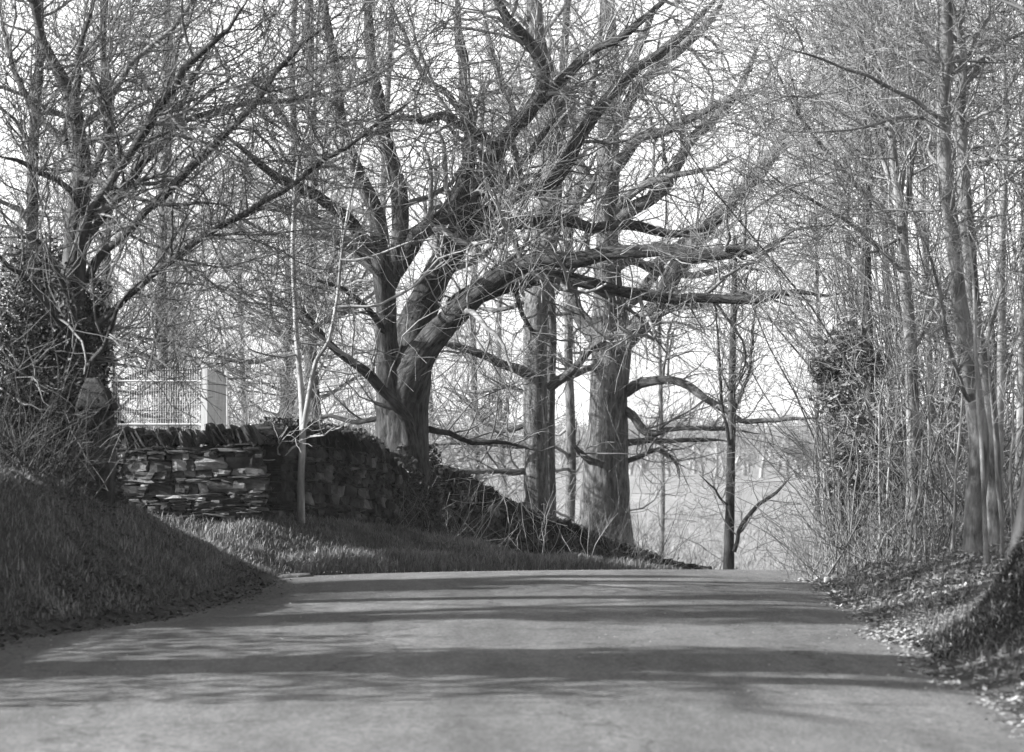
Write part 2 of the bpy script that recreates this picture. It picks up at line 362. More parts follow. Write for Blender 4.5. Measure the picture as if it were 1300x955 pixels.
# --- the big forked oak in the wall
oak_tr = [[(513, 712, 72, 29), (512, 680, 54, 29), (512, 645, 42, 29), (511, 600, 35, 29), (511, 540, 33, 29), (513, 480, 34, 29), (520, 440, 29, 29.2), (532, 400, 22, 29.3), (553, 352, 18, 29.3), (578, 307, 17, 29.3), (592, 272, 15, 29.3), (602, 246, 14, 29.2), (616, 226, 14, 29.2), (626, 201, 13, 29.1), (632, 184, 12, 29.1)],
          [(500, 520, 20, 28.9), (495, 475, 17, 28.75), (491, 433, 14, 28.7), (490, 380, 13, 28.6), (484, 336, 13, 28.5), (479, 277, 11, 28.5), (464, 239, 9, 28.4), (449, 205, 8, 28.3), (432, 150, 7, 28.2), (425, 80, 6, 28.1), (410, 0, 5, 28), (400, -80, 4, 28)]]
oak_l = [
 ([(488, 370), (505, 335), (512, 300), (505, 248), (492, 198), (485, 160), (478, 110), (470, 40), (462, -60)], 13, 6, 28.8, 29.6),
 ([(500, 345), (531, 301), (567, 274), (585, 240), (594, 205), (596, 169), (589, 129), (589, 85), (582, 34), (575, -40)], 13, 6, 28.9, 29.8),
 ([(484, 330), (458, 301), (438, 277), (415, 258), (385, 238), (350, 225), (310, 195), (270, 160)], 10, 4, 28.6, 27),
 ([(484, 345), (449, 316), (415, 290), (392, 277), (362, 264), (330, 262), (290, 280), (240, 285)], 10, 4, 28.6, 29.5),
 ([(516, 500, 24), (524, 470, 24), (545, 432, 19), (566, 406, 16), (600, 376, 14), (643, 350, 12), (690, 329, 10), (725, 330, 10), (766, 321, 9.5), (800, 319, 9), (840, 316, 9), (880, 326, 9), (930, 323, 8), (975, 315, 6), (1010, 290, 4), (1045, 282, 3), (1085, 262, 2)], 17, 6, 28.9, 26.5),
 ([(590, 385), (625, 371), (660, 362), (701, 354), (742, 359), (800, 370), (860, 378), (900, 376), (961, 381), (1010, 372), (1050, 376), (1095, 368)], 11, 4, 28.8, 27.5),
 ([(578, 320), (602, 300), (631, 289), (672, 284), (713, 280), (751, 288), (798, 284), (845, 296), (890, 292), (930, 275)], 12, 4, 29.1, 30),
 ([(594, 285), (625, 266), (663, 247), (698, 238), (725, 198), (745, 160), (775, 120), (800, 95), (850, 60), (890, 20), (930, -30)], 11, 5, 29.2, 30.5),
 ([(632, 190), (646, 170), (667, 145), (687, 112), (684, 75), (662, 44), (633, 8), (615, -40)], 10, 6, 29.1, 28.5),
 ([(665, 148), (690, 125), (714, 104), (741, 76), (757, 62), (785, 50), (812, 30), (843, 0), (880, -40)], 8, 4, 29.1, 28),
 ([(632, 190), (612, 174), (582, 158), (560, 150), (535, 155), (510, 150), (480, 165), (450, 178)], 8, 2.5, 29.1, 27.8),
 ([(620, 215), (640, 235), (650, 215), (672, 190), (700, 150), (722, 120), (745, 90)], 6, 3, 29.2, 30.2),
 ([(520, 560), (516, 533), (491, 503), (464, 469), (430, 445), (402, 420), (380, 395), (350, 380)], 9, 2.5, 28.4, 27),
 ([(487, 420), (480, 410), (464, 388), (437, 364), (410, 356), (380, 350)], 5, 2, 28.6, 27.6),
 ([(570, 385), (600, 362), (625, 345), (650, 335), (672, 318)], 5, 2, 28.8, 28),
 ([(640, 352), (655, 372), (662, 400), (675, 420), (695, 430)], 4, 2, 28.6, 28.2),
 ([(545, 545), (570, 552), (600, 563), (640, 560), (690, 570)], 4, 1.6, 29.3, 30),
 ([(485, 530), (455, 535), (420, 528), (390, 540), (350, 530)], 3.5, 1.5, 29, 30),
 ([(470, 245), (440, 225), (405, 205), (370, 170), (345, 120), (330, 60)], 6, 2.5, 28.5, 29.3),
 ([(592, 150), (570, 120), (540, 100), (520, 60), (500, 10)], 5, 2.5, 29.5, 30.3),
]
make_tree('oak_tree', 'massive bare oak with low forked trunk growing through the gap in the stone wall', 'tree', None, oak_tr, oak_l, G(11), M['oak'], M['twig'], n=(150, 1400, 10000), extra=16, exr=(.15, .3), sides=44, rough=.028)

# --- second oak, twin trunk
t2 = [[(682, 700, 20, 37), (681, 640, 16, 37), (680, 560, 15, 37), (679, 469, 15, 37), (681, 385, 15, 37), (690, 310, 15, 37), (697, 240, 14, 37), (697, 169, 14, 37), (694, 101, 13, 37), (681, 50, 11, 37), (677, -40, 9, 37)],
      [(697, 690, 11, 37.8), (696, 600, 9, 37.8), (697, 500, 8, 37.8), (699, 430, 8, 37.8), (697, 360, 8, 37.8), (704, 280, 7, 37.9), (712, 180, 6, 38), (716, 80, 5, 38), (722, -30, 4, 38)]]
t2l = [
 ([(678, 478), (655, 469), (633, 462), (606, 449), (565, 435), (540, 438)], 7, 3, 37, 36), ([(697, 493), (735, 462), (762, 435), (802, 418), (850, 395), (880, 392)], 6, 2.5, 37, 36),
 ([(675, 566), (640, 564), (600, 562), (547, 564), (500, 570)], 4.5, 2.5, 37, 37.5), ([(675, 600), (640, 596), (592, 599), (555, 590)], 4.5, 2.5, 37, 36.6),
 ([(678, 535), (640, 548), (610, 530), (590, 505), (560, 490)], 4, 2, 37, 38), ([(676, 500), (640, 492), (600, 498), (560, 492)], 3, 1.6, 37, 38),
 ([(680, 372), (650, 390), (610, 392), (570, 385)], 4, 2, 37, 38), ([(694, 200), (660, 160), (640, 110), (620, 50), (610, -20)], 6, 3, 37, 38),
 ([(697, 220), (730, 180), (745, 130), (760, 70), (765, 0)], 6, 3, 37, 36), ([(700, 300), (720, 270), (745, 250), (760, 210)], 5, 3, 37, 36)]
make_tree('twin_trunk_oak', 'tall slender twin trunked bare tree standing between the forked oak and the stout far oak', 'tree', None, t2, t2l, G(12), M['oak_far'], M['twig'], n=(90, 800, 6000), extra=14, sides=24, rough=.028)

# --- third oak: stout
t3 = [[(768, 715, 40, 42), (768, 660, 33, 42), (769, 600, 29, 42), (772, 540, 25, 42), (773, 500, 24, 42), (776, 452, 25, 42), (775, 415, 25, 42), (773, 370, 18, 42), (771, 300, 14, 42), (772, 237, 14, 42), (772, 186, 14, 42), (775, 101, 12, 42), (772, 30, 10, 42), (770, -60, 8, 42)]]
t3l = [
 ([(768, 440), (750, 420), (735, 400), (722, 370), (715, 330), (722, 290), (735, 240), (740, 180)], 11, 5, 41.8, 43),
 ([(785, 440), (805, 420), (826, 400), (845, 365), (870, 325), (896, 292), (934, 250), (971, 213), (992, 180), (1008, 148), (1030, 90), (1050, 20)], 14, 4, 41.8, 40),
 ([(795, 498), (812, 487), (835, 483), (865, 484), (894, 503), (921, 517), (941, 532), (995, 532), (1036, 530), (1070, 520)], 7, 2, 42, 40),
 ([(790, 520), (802, 527), (819, 550), (845, 547), (870, 543), (925, 545), (970, 552)], 6, 2, 42, 41),
 ([(790, 562), (830, 561), (870, 560), (930, 561)], 5, 2, 42, 43), ([(785, 590), (810, 580), (837, 570), (858, 588), (862, 605)], 3.5, 2, 42, 41.5),
 ([(772, 300), (795, 270), (820, 255), (845, 235), (862, 205), (880, 178), (911, 150), (934, 122), (950, 80), (975, 30)], 10, 4, 42, 41),
 ([(773, 225), (789, 203), (812, 172), (836, 169), (870, 153), (894, 142), (930, 124), (970, 118), (1000, 125)], 9, 3, 42, 40.5),
 ([(773, 175), (790, 150), (806, 118), (836, 85), (870, 55), (905, 20), (930, -20)], 9, 4, 42, 43),
 ([(773, 400), (800, 385), (830, 350), (850, 320), (880, 300), (920, 270), (950, 240)], 9, 3, 42, 43.5),
 ([(776, 420), (810, 410), (850, 390), (900, 385), (950, 372), (1000, 368)], 8, 3, 42, 40.5),
 ([(772, 260), (745, 225), (730, 190), (725, 140), (715, 90), (720, 30)], 8, 4, 42, 43),
 ([(772, 350), (800, 330), (835, 345), (880, 350), (930, 340), (985, 350)], 7, 2.5, 42, 44),
 ([(776, 460), (745, 470), (720, 480), (700, 478)], 5, 3, 42, 41), ([(774, 130), (800, 95), (815, 50), (840, 0)], 7, 4, 42, 41),
 ([(773, 280), (810, 240), (850, 225), (900, 215), (950, 195)], 6, 2.5, 42, 40.5), ([(762, 595), (740, 575), (725, 560)], 5, 3, 42, 41)]
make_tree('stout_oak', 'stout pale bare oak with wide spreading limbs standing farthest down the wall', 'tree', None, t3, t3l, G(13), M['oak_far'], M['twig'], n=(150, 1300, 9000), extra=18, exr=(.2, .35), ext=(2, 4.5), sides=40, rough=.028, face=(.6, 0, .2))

# --- helper for trees with no traced limbs
def simple_tree(name, label, group, px, py, Y, r, top, seed, mat, twig, n, lean=0, extra=14, ext=(1.2, 3), tw=1.0, trop=(0, 0, .06), limbs=(), cat='tree', wig=6, up=True, **kw):
    rng = G(seed); k = 7; py = HY + (EYE + .04 - float(H((px - CX) / F * Y, Y))) / Y * F; ys_ = np.linspace(py, top, k); xs_ = px + lean * np.linspace(0, 1, k) + np.append(0, np.cumsum(rng.normal(0, wig * .5, k - 1)))
    rr = r * np.linspace(1, .45, k); rr[0] *= 1.3
    tk = [[(xs_[i], ys_[i], rr[i], Y + (0 if i == 0 else rng.normal(0, .08))) for i in range(k)]]
    return make_tree(name, label, cat, group, tk, list(limbs), rng, mat, twig, n=n, extra=extra, ext=ext, tw=tw, trop=trop, sides=14, **kw)

# dark tree at the left, above the gatepost
dark_tr = [[(92, 640, 40, 20), (92, 560, 33, 20), (94, 480, 26, 20), (90, 400, 17, 20), (95, 320, 15, 20), (100, 254, 13, 20), (106, 210, 11, 20), (100, 175, 10, 20), (95, 140, 9, 20), (88, 115, 8, 20), (70, 83, 7, 20), (54, 51, 6, 20), (44, 7, 5, 20), (30, -60, 4, 20)]]
dark_l = [
 ([(95, 150), (98, 100), (98, 61), (112, 24), (128, -20)], 5, 3, 20, 19.6),
 ([(95, 330), (108, 285), (135, 232), (170, 185), (203, 137), (237, 87), (271, 57), (305, 20), (322, -10)], 7, 3.5, 19.9, 18.5),
 ([(94, 350), (112, 300), (152, 246), (185, 205), (212, 174), (228, 135), (240, 105), (262, 70), (275, 20)], 6, 3.5, 20, 20.6),
 ([(93, 390), (120, 330), (170, 285), (220, 237), (271, 183), (305, 152), (338, 112), (365, 76), (406, 41), (440, 10)], 6, 3, 20.2, 18.6),
 ([(98, 300), (140, 260), (190, 195), (217, 166), (257, 149), (311, 135), (372, 129), (436, 115), (480, 95)], 5, 2, 20.3, 21.5),
 ([(120, 300), (90, 240), (51, 217), (20, 205), (-20, 195)], 4, 2.5, 19.8, 18.8), ([(102, 225), (130, 235), (160, 250), (203, 267), (260, 262), (310, 268)], 4, 1.6, 19.8, 19),
 ([(90, 420), (60, 395), (34, 368), (10, 340), (-20, 300)], 5, 3, 19.8, 18.5), ([(95, 400), (75, 350), (55, 310), (30, 300), (-10, 300)], 4, 2, 19.8, 19.2),
 ([(100, 270), (112, 235), (135, 180), (140, 120), (128, 60), (135, 0)], 5, 3, 20, 21), ([(84, 180), (50, 150), (25, 110), (8, 60), (-10, 0)], 5, 3, 20, 20.5),
 ([(90, 470), (110, 425), (160, 380), (215, 335), (270, 300), (338, 264), (389, 223), (436, 190), (481, 152), (521, 122), (535, 85)], 5, 2, 20, 18.4),
 ([(85, 500), (50, 480), (20, 500), (-10, 480)], 4, 2, 19.8, 19), ([(100, 480), (130, 440), (150, 380), (190, 340)], 3.5, 2, 19.8, 18.6)]
make_tree('thicket_tree', 'dark many branched bare tree at the left rising behind the stone gatepost', 'tree', None, dark_tr, dark_l, G(14), M['dark'], M['twig_dark'], n=(230, 1500, 9500), extra=44, ext=(1, 2.4), exr=(.3, .5), face=(.5, 0, .2), tw=.85, trop=(.015, 0, .02), sides=20)

# pale forked sapling in front of the wall
sap = [[(382, 690, 5.76, 24.3), (382, 640, 5.04, 24.3), (382, 600, 4.32, 24.3), (384, 560, 4.32, 24.3), (384, 526, 4.32, 24.3), (381, 480, 3.6, 24.3), (377, 440, 3.24, 24.3), (374, 380, 3.24, 24.3), (372, 300, 2.88, 24.3), (379, 200, 2.52, 24.3), (398, 130, 2.16, 24.3), (402, 40, 1.8, 24.3), (410, -40, 1.44, 24.3)],
       [(386, 545, 3.6, 24.25), (390, 515, 3.24, 24.2), (398, 470, 2.88, 24.2), (406, 450, 2.52, 24.1), (418, 432, 2.304, 24.1), (428, 380, 2.16, 24), (434, 320, 1.872, 23.9), (442, 270, 1.584, 23.9), (456, 200, 1.44, 23.8), (470, 120, 1.152, 24.1)]]
sapl = [([(384, 560), (360, 575), (352, 565), (368, 548)], 1.6, .8, 24.3, 24), ([(390, 555), (410, 552), (424, 544)], 1.4, .7, 24.3, 23.9), ([(426, 390), (480, 385), (530, 360), (560, 330), (590, 320), (620, 300)], 2, 1, 24.1, 23.7),
        ([(378, 450), (340, 455), (310, 440)], 1.6, .8, 24.3, 23.9), ([(432, 330), (470, 330), (520, 310), (560, 300)], 1.6, .9, 23.9, 23.7)]
make_tree('pale_sapling', 'pale forked sapling growing in front of the stone wall left of the big oak', 'sapling', None, sap, sapl, G(15), M['pale'], M['twig_pale'], n=(16, 90, 450), tw=.5, sides=12, rough=.03)

# background trees behind the mesh fence and the wall
bgL = [(362, 545, 44, 7, -60, 'straight slim bare tree behind the wall just left of the pale sapling'), (415, 545, 40, 11, -60, 'thick straight bare trunk seen between the pale sapling and the big oak'), (343, 545, 48, 6, 250, 'short crooked bare tree behind the wall right of the white mesh fence'),
       (226, 550, 46, 9, -60, 'straight bare tree behind the middle of the white mesh fence'), (196, 550, 40, 8, -40, 'bare tree behind the left part of the white mesh fence, twigs crossing its rails'), (300, 545, 58, 5, 230, 'small distant bare tree behind the wall, between the fence corner and the crooked tree'),
       (25, 600, 30, 11, -60, 'bare tree at the left edge of the view behind the dark bush'), (150, 560, 34, 8, -50, 'bare tree just right of and behind the stone gatepost'), (455, 560, 60, 7, -20, 'distant bare tree close left of the big oak trunk')]
for i, (px, py, Y, r, top, lab) in enumerate(bgL):
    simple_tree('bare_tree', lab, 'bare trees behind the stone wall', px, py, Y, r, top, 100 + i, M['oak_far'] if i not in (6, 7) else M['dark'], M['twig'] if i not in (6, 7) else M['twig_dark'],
                (70, 650, 4200) if i not in (6, 7) else (80, 900, 7000), extra=34, ext=(1.2, 3.6), tw=1.0, lean=(-1) ** i * 14, wig=11, trx=(.04, 1), anx=(45, 100))
bgM = [(720, 640, 52, 8, 60, 'dark distant bare tree seen between the twin trunk and the stout oak'), (600, 640, 62, 6, 100, 'distant bare tree right of the big oak beyond the wall'), (640, 640, 75, 5, 150, 'small far bare tree just left of the twin trunk'), (560, 630, 70, 5, 200, 'small far bare tree just right of the big oak trunk'),
       (835, 690, 70, 4, 330, 'small far bare tree right of the stout oak in the pasture')]
for i, (px, py, Y, r, top, lab) in enumerate(bgM):
    simple_tree('bare_tree', lab, 'bare trees beyond the road bend', px, py, Y, r, top, 130 + i, M['oak_far'], M['twig'], (60, 520, 3200), extra=24, ext=(1.5, 3.8), tw=1.1, wig=9, trx=(.04, 1), anx=(45, 100))

# small tree on the bend
simple_tree('roadside_tree', 'small dark straight bare tree standing alone at the bend beyond the road crest', None, 925, 745, 36, 7, 300, 31, M['dark'], M['twig'], (50, 420, 2600), extra=16, ext=(.7, 1.7), tw=.6, wig=1.5, lean=8, trop=(0, 0, .12),
            limbs=[([(932, 700), (945, 665), (965, 642), (985, 628), (1010, 600)], 3, 1.4, 36, 35.5), ([(921, 640), (905, 622), (886, 602)], 1.8, 1, 36, 35.5), ([(928, 570), (935, 520), (950, 470), (960, 400), (962, 340)], 3, 1.2, 36, 36.5), ([(926, 565), (916, 500), (912, 430), (905, 380)], 2.6, 1.2, 36, 35.4)])

# right-hand wood
rt1 = [[(1238, 722, 18, 20), (1237, 690, 14, 20), (1238, 640, 13, 20), (1243, 571, 13, 20), (1236, 503, 12, 20), (1229, 452, 11, 20), (1216, 368, 10, 20), (1209, 288, 9.5, 20), (1200, 220, 9, 20), (1198, 135, 9, 20), (1202, 68, 8, 20), (1202, 0, 7.5, 20), (1206, -70, 7, 20)]]
rt1l = [([(1190, 148), (1160, 130), (1124, 112), (1077, 88), (1019, 68), (980, 55)], 2.8, 1.2, 20, 19), ([(1200, 165), (1150, 148), (1100, 160), (1040, 168), (980, 165)], 2.4, 1, 20, 19.2), ([(1204, 190), (1190, 170), (1165, 145), (1120, 120)], 2, 1, 20, 20.6),
        ([(1232, 470), (1250, 430), (1262, 390), (1290, 340)], 3, 2, 20, 20.6), ([(1240, 520), (1212, 480), (1200, 420), (1186, 340), (1160, 280)], 3, 1.5, 20, 19.4)]
make_tree('slender_tree', 'tall grey bare tree on the right verge, left trunk of the close pair', 'tree', 'slender trees on the right verge', rt1, rt1l, G(41), M['ash'], M['twig'], n=(60, 560, 3400), tw=.75, extra=12, ext=(1, 2.2), sides=18, rough=.02)
rt2 = [[(1262, 705, 13, 20.7), (1262, 640, 11, 20.7), (1259, 571, 10, 20.7), (1254, 503, 10, 20.7), (1240, 430, 9, 20.7), (1232, 350, 9, 20.7), (1228, 288, 9, 20.7), (1222, 203, 8, 20.7), (1219, 135, 7.5, 20.7), (1221, 68, 7, 20.7), (1214, 27, 6, 20.7), (1190, -30, 5, 20.7)]]
rt2l = [([(1225, 90), (1245, 75), (1270, 70), (1310, 66)], 3, 2, 20.7, 20.2), ([(1222, 60), (1180, 55), (1130, 52), (1080, 50)], 2.4, 1.4, 20.7, 21.5), ([(1228, 210), (1250, 200), (1280, 200), (1310, 205)], 2.5, 2, 20.7, 20)]
make_tree('slender_tree', 'slightly thinner bare tree on the right verge, right trunk of the close pair', 'tree', 'slender trees on the right verge', rt2, rt2l, G(42), M['ash'], M['twig'], n=(50, 500, 3000), tw=.75, extra=10, ext=(1, 2), sides=18, rough=.02)
rt3 = [[(1162, 700, 13, 23), (1161, 640, 10, 23), (1160, 571, 9, 23), (1158, 486, 8.5, 23), (1154, 402, 8, 23), (1148, 334, 7, 23), (1146, 280, 6.5, 23), (1138, 230, 5.5, 23), (1128, 152, 5, 23), (1112, 90, 4, 23), (1100, 0, 3, 23), (1090, -60, 2, 23)]]
rt3l = [([(1148, 300), (1120, 268), (1097, 244), (1063, 203), (1029, 166), (1009, 139), (985, 90), (960, 50)], 4, 1.8, 23, 22), ([(1146, 300), (1110, 320), (1095, 315), (1075, 290)], 2.5, 1.2, 23, 22.5), ([(1146, 290), (1158, 220), (1165, 150), (1160, 80), (1170, 0)], 4, 2, 23, 24),
        ([(1144, 270), (1120, 200), (1100, 150), (1065, 90), (1050, 20)], 3.5, 1.6, 23, 24), ([(1150, 350), (1100, 300), (1050, 260), (1000, 235), (960, 210)], 3, 1.3, 23, 22), ([(1156, 450), (1190, 390), (1210, 330), (1250, 280)], 3, 2, 23, 24)]
make_tree('slender_tree', 'bare tree whose stems fan out from a straight trunk left of the close pair', 'tree', 'slender trees on the right verge', rt3, rt3l, G(43), M['ash'], M['twig'], n=(80, 750, 4500), tw=.8, extra=14, ext=(1.2, 2.6), sides=16, rough=.02, trop=(-.01, 0, .07))
rows = [(1268, 700, 22, 6, -60, 'pale thin straight bare tree near the right edge behind the close pair', 'pale', (40, 420, 2800)), (1117, 690, 26, 9, -40, 'dark bare trunk right of the evergreen bush', 'dark', (50, 520, 3200)), (1190, 690, 27, 5, -60, 'thin bare tree between the fan stemmed tree and the close pair', 'ash', (45, 420, 2500)),
        (1292, 690, 24, 7, -60, 'bare tree at the very right edge of the view behind the mossy trunk', 'ash', (45, 420, 2500)), (1085, 690, 30, 5, 60, 'thin bare tree rising out of the evergreen bush', 'ash', (40, 420, 2600)), (1140, 690, 33, 6, -40, 'slim bare tree in the thick of the right wood, behind the fan stemmed tree', 'oak_far', (50, 460, 2800)),
        (1230, 690, 35, 8, -40, 'bare tree deeper in the right wood, hidden behind the close pair', 'oak_far', (50, 460, 2800)), (1045, 700, 45, 4, 260, 'small low bare tree left of the evergreen bush', 'oak_far', (50, 500, 3200))]
for i, (px, py, Y, r, top, lab, mt, nn) in enumerate(rows):
    simple_tree('slender_tree', lab, 'slender trees on the right verge', px, py, Y, r, top, 150 + i, M[mt], M['twig'] if mt != 'pale' else M['twig_pale'], nn, extra=16, ext=(.9, 2.3), tw=.75, lean=-(i % 3) * 10, trop=(0, 0, .08), rough=.02)

# mossy trunk base at the right edge
mt_ = [[(1345, 800, 95, 15), (1338, 740, 72, 15), (1334, 690, 52, 15), (1332, 640, 40, 15), (1340, 560, 36, 15), (1350, 440, 33, 15), (1360, 300, 30, 15), (1372, 100, 28, 15), (1380, -100, 24, 15), (1390, -300, 18, 15)]]
def wp3(x, y, z): k = F / y; return (x * k + CX, HY + (EYE - z) * k)
def root_pts(rows): return [wp3(x, 14.6, EYE + (z - EYE) * 14.6 / y) if False else wp3(x, y, z) for x, y, z in rows]
mt_ = [[(1345, 800, 95, 15), (1338, 740, 72, 15), (1334, 690, 52, 15), (1332, 640, 40, 15), (1340, 560, 36, 15), (1350, 440, 33, 15), (1360, 300, 30, 15), (1372, 100, 28, 15), (1380, -100, 24, 15), (1390, -300, 18, 15)]]
mtl = []
make_tree('mossy_tree', 'dark moss covered trunk standing on a dark mound at the right edge of the view', 'tree', None, mt_, mtl, G(44), M['moss'], M['twig_dark'], n=(14, 120, 600), extra=3, ext=(1, 2), tw=1, sides=26, rough=.06, tr1=(.6, 1), trx=(.5, 1))

# trees outside the frame to the left whose shadows lie on the road
def wp(x, y, z): k = F / y; return (x * k + CX, HY + (EYE - z) * k)
for i, (x, y, r, lab, forks) in enumerate([
    (-8.6, 12.2, .42, 'bare roadside tree left of the camera, nearest of three', [((.9, 1.9), (2.5, 4.2), (3.2, 6.5)), ((.9, 2.6), (-1.5, 4.6), (-2, 7)), ((0, 3.6), (1.8, 4.4), (4, 5.2)), ((0, 4.5), (.8, 6), (2.6, 7.5))]),
    (-7.2, 17.6, .17, 'bare roadside tree left of the view, middle of three', [((0, 2.5), (1.2, 4.2), (1.6, 6.5)), ((0, 3.1), (-1.2, 5), (-1.8, 7))]),
    (-12, 15.1, .30, 'bare roadside tree left of the view, farthest of three', [((0, 2.6), (1.6, 4.4), (2.2, 7)), ((0, 3.4), (-1.6, 5.6), (-2, 8)), ((0, 4.4), (2, 5.4), (4.5, 6.2))]),
    ]):
    k = F / y; z = hz0 = float(H(x, y)); rg_ = G(60 + i)
    tk = [[(*wp(x + .12 * math.sin(q * 1.3 + i), y, z + 9 * q / 6), r * k * (1.25 - .15 * q), y) for q in range(7)]]
    lm = []
    for fk in forks:
        y2 = y + rg_.uniform(-2.6, 2.2)
        lm.append(([wp(x + (0 if q == 0 else dx), y + (y2 - y) * q / 2, z + dz) for q, (dx, dz) in enumerate(fk)], r * .6 * k, r * .2 * k, y, y2))
    make_tree('shade_tree', lab, 'tree', 'trees on the left bank outside the view', tk, lm, rg_, M['oak'], M['twig'], n=(40, 160, 600), extra=20, exr=(.3, .5), ext=(2, 4), tw=1.3, sides=14)

# ------------------------------------------------------------------ stone walls
def rounded_cube(k=3):
    V, Q = [], []; o = 0
    g = np.linspace(-1, 1, k + 1)
    for ax in range(3):
        for s in (-1, 1):
            A, B = np.meshgrid(g, g); C = np.full_like(A, s)
            P = [None] * 3; P[ax] = C; P[(ax + 1) % 3] = A; P[(ax + 2) % 3] = B
            V.append(np.stack(P, -1).reshape(-1, 3)); i = np.arange((k + 1) ** 2).reshape(k + 1, k + 1) + o
            q = np.stack([i[:-1, :-1], i[:-1, 1:], i[1:, 1:], i[1:, :-1]], -1).reshape(-1, 4)
            Q.append(q if s > 0 else q[:, ::-1]); o += (k + 1) ** 2
    V = np.concatenate(V); Q = np.concatenate(Q)
    key = np.round(V * 1000).astype(int); uq, inv = np.unique(key, axis=0, return_inverse=True); inv = inv.ravel()
    return uq / 1000.0, inv[Q]
RCV, RCQ = rounded_cube(3)
def stones(items, rng, rnd=.14):
    """items: (centre, (ax, ay, az) rows = half-size vectors)"""
    V, Q = [], []; n = len(RCV)
    for i, (c, A) in enumerate(items):
        v = RCV.copy(); l = np.linalg.norm(v, axis=1, keepdims=True); v = v * (1 - rnd) + v / l * 1.12 * rnd
        a = rng.normal(0, 1, (5, 3)); ph = rng.uniform(0, 6.28, 5)
        d = sum(np.sin(v @ a[k] * 1.6 + ph[k]) for k in range(5)) * .06
        v = v * (1 + d[:, None]) + rng.normal(0, .055, v.shape); sh = rng.normal(0, .1, 2); v[:, 0] += sh[0] * v[:, 2]; v[:, 2] *= 1 + sh[1] * v[:, 0]
        V.append(c + v @ np.array(A)); Q.append(RCQ + i * n)
    return np.concatenate(V), np.concatenate(Q)
def build_wall(name, label, path, rng, mat, thick=.42, cope=.17, tilt=.5, group=None):
    """path rows: x, y, zbase, ztop (ztop includes the coping)"""
    C = np.asarray(path, float); s = np.concatenate([[0], np.cumsum(np.linalg.norm(np.diff(C[:, :2], axis=0), axis=1))])
    Lw = s[-1]
    def P(u): return np.array([np.interp(u, s, C[:, j]) for j in range(4)])
    def Tn(u):
        d = P(min(u + .1, Lw))[:2] - P(max(u - .1, 0))[:2]; d = d / np.linalg.norm(d); return np.array([d[0], d[1], 0])
    root = empty(name, tuple(P(0)[:3])); setp(root, label, 'wall', group)
    items = []; zh = 0; z = 0
    hmax = (C[:, 3] - C[:, 2]).max() - cope + .25
    while z < hmax:
        h = rng.uniform(.03, .115) if rng.random() > .3 else rng.uniform(.02, .04)
        u = -rng.uniform(0, .2)
        while u < Lw:
            wd = rng.uniform(.08, .24) if h < .06 else h * rng.uniform(.9, 2.6)
            um = min(max(u + wd / 2, 0), Lw); q = P(um); tn = Tn(um); nn = np.array([-tn[1], tn[0], 0])
            zz = q[3] - cope - z - h / 2
            if zz > q[2] - .25:
                hh = h * rng.uniform(.92, 1.12)
                for side in (-1, 1):
                    off = side * (thick / 2 - .1) + rng.normal(0, .014)
                    c = np.array([q[0], q[1], zz + rng.normal(0, .006)]) + nn * off
                    rt = rng.normal(0, .04); t2_ = tn * math.cos(rt) + np.array([0, 0, 1]) * math.sin(rt)
                    items.append((c, (t2_ * wd * .5, nn * .12, np.array([0, 0, 1.]) * hh * .5)))
            u += wd * .99
        z += h * .97
    v, f = stones(items, rng); mesh_np('stonework', v, f, mat, root, smooth=False)
    # hearting so that no light falls through the joints
    n = 40; hv = []; 
    for k in range(n):
        u = Lw * (.004 + .992 * k / (n - 1)); q = P(u); tn = Tn(u); nn = np.array([-tn[1], tn[0], 0]); b = thick / 2 - .12
        for sd, zz in ((-1, q[2] - .3), (1, q[2] - .3), (1, q[3] - cope - .03), (-1, q[3] - cope - .03)): hv.append(np.array([q[0], q[1], zz]) + nn * b * sd)
    hv = np.array(hv); i = np.arange(n * 4).reshape(n, 4); hq = np.stack([i[:-1], i[1:], np.roll(i[1:], -1, 1), np.roll(i[:-1], -1, 1)], -1).reshape(-1, 4)
    hq = np.vstack([hq, i[0][None, ::-1], i[-1][None]]); mesh_np('hearting', hv, hq, M['moss'], root, smooth=False)
    # coping stones set on edge and leaning
    items = []; u = 0
    while u < Lw:
        wd = rng.uniform(.035, .08); um = min(u + wd / 2, Lw); q = P(um); tn = Tn(um); nn = np.array([-tn[1], tn[0], 0])
        hh = cope * rng.uniform(.8, 1.25); a = tilt + rng.normal(0, .12)
        upv = np.array([0, 0, 1.]) * math.cos(a) - tn * math.sin(a); sd = tn * math.cos(a) + np.array([0, 0, 1.]) * math.sin(a)
        items.append((np.array([q[0], q[1], q[3] - cope * .5 + rng.normal(0, .012)]) + nn * rng.normal(0, .015), (sd * wd * .5, nn * thick * rng.uniform(.42, .52), upv * hh * .55)))
        u += wd * 1.12
    v, f = stones(items, rng, .12); mesh_np('coping', v, f, mat, root, smooth=False)
    return root
def hz(x, y): return float(H(x, y))
wx = [(120, 24.1, 548), (200, 24.0, 547), (270, 24.0, 545), (326, 24.0, 541)]
pth = [(at(px, py, Y)[0], Y, hz(at(px, py, Y)[0], Y) - .05, at(px, py, Y)[2]) for px, Y, py in wx]
for k in range(len(pth)): pth[k] = (pth[k][0], pth[k][1], min(pth[k][2], .45), pth[k][3])
build_wall('stone_wall', 'pale dry stone wall facing the road with slanted coping, below the white mesh fence', pth, G(71), M['stone'])
wx = [(334, 24.25, 541), (390, 25.2, 545), (450, 26.5, 558), (478, 27.6, 578), (494, 28.5, 598)]
pth = [(at(px, py, Y)[0], Y, hz(at(px, py, Y)[0], Y) - .1, at(px, py, Y)[2]) for px, Y, py in wx]
build_wall('mossy_wall', 'dark mossy dry stone wall running along the verge up to the big forked oak', pth, G(72), M['stone_moss_shade'])
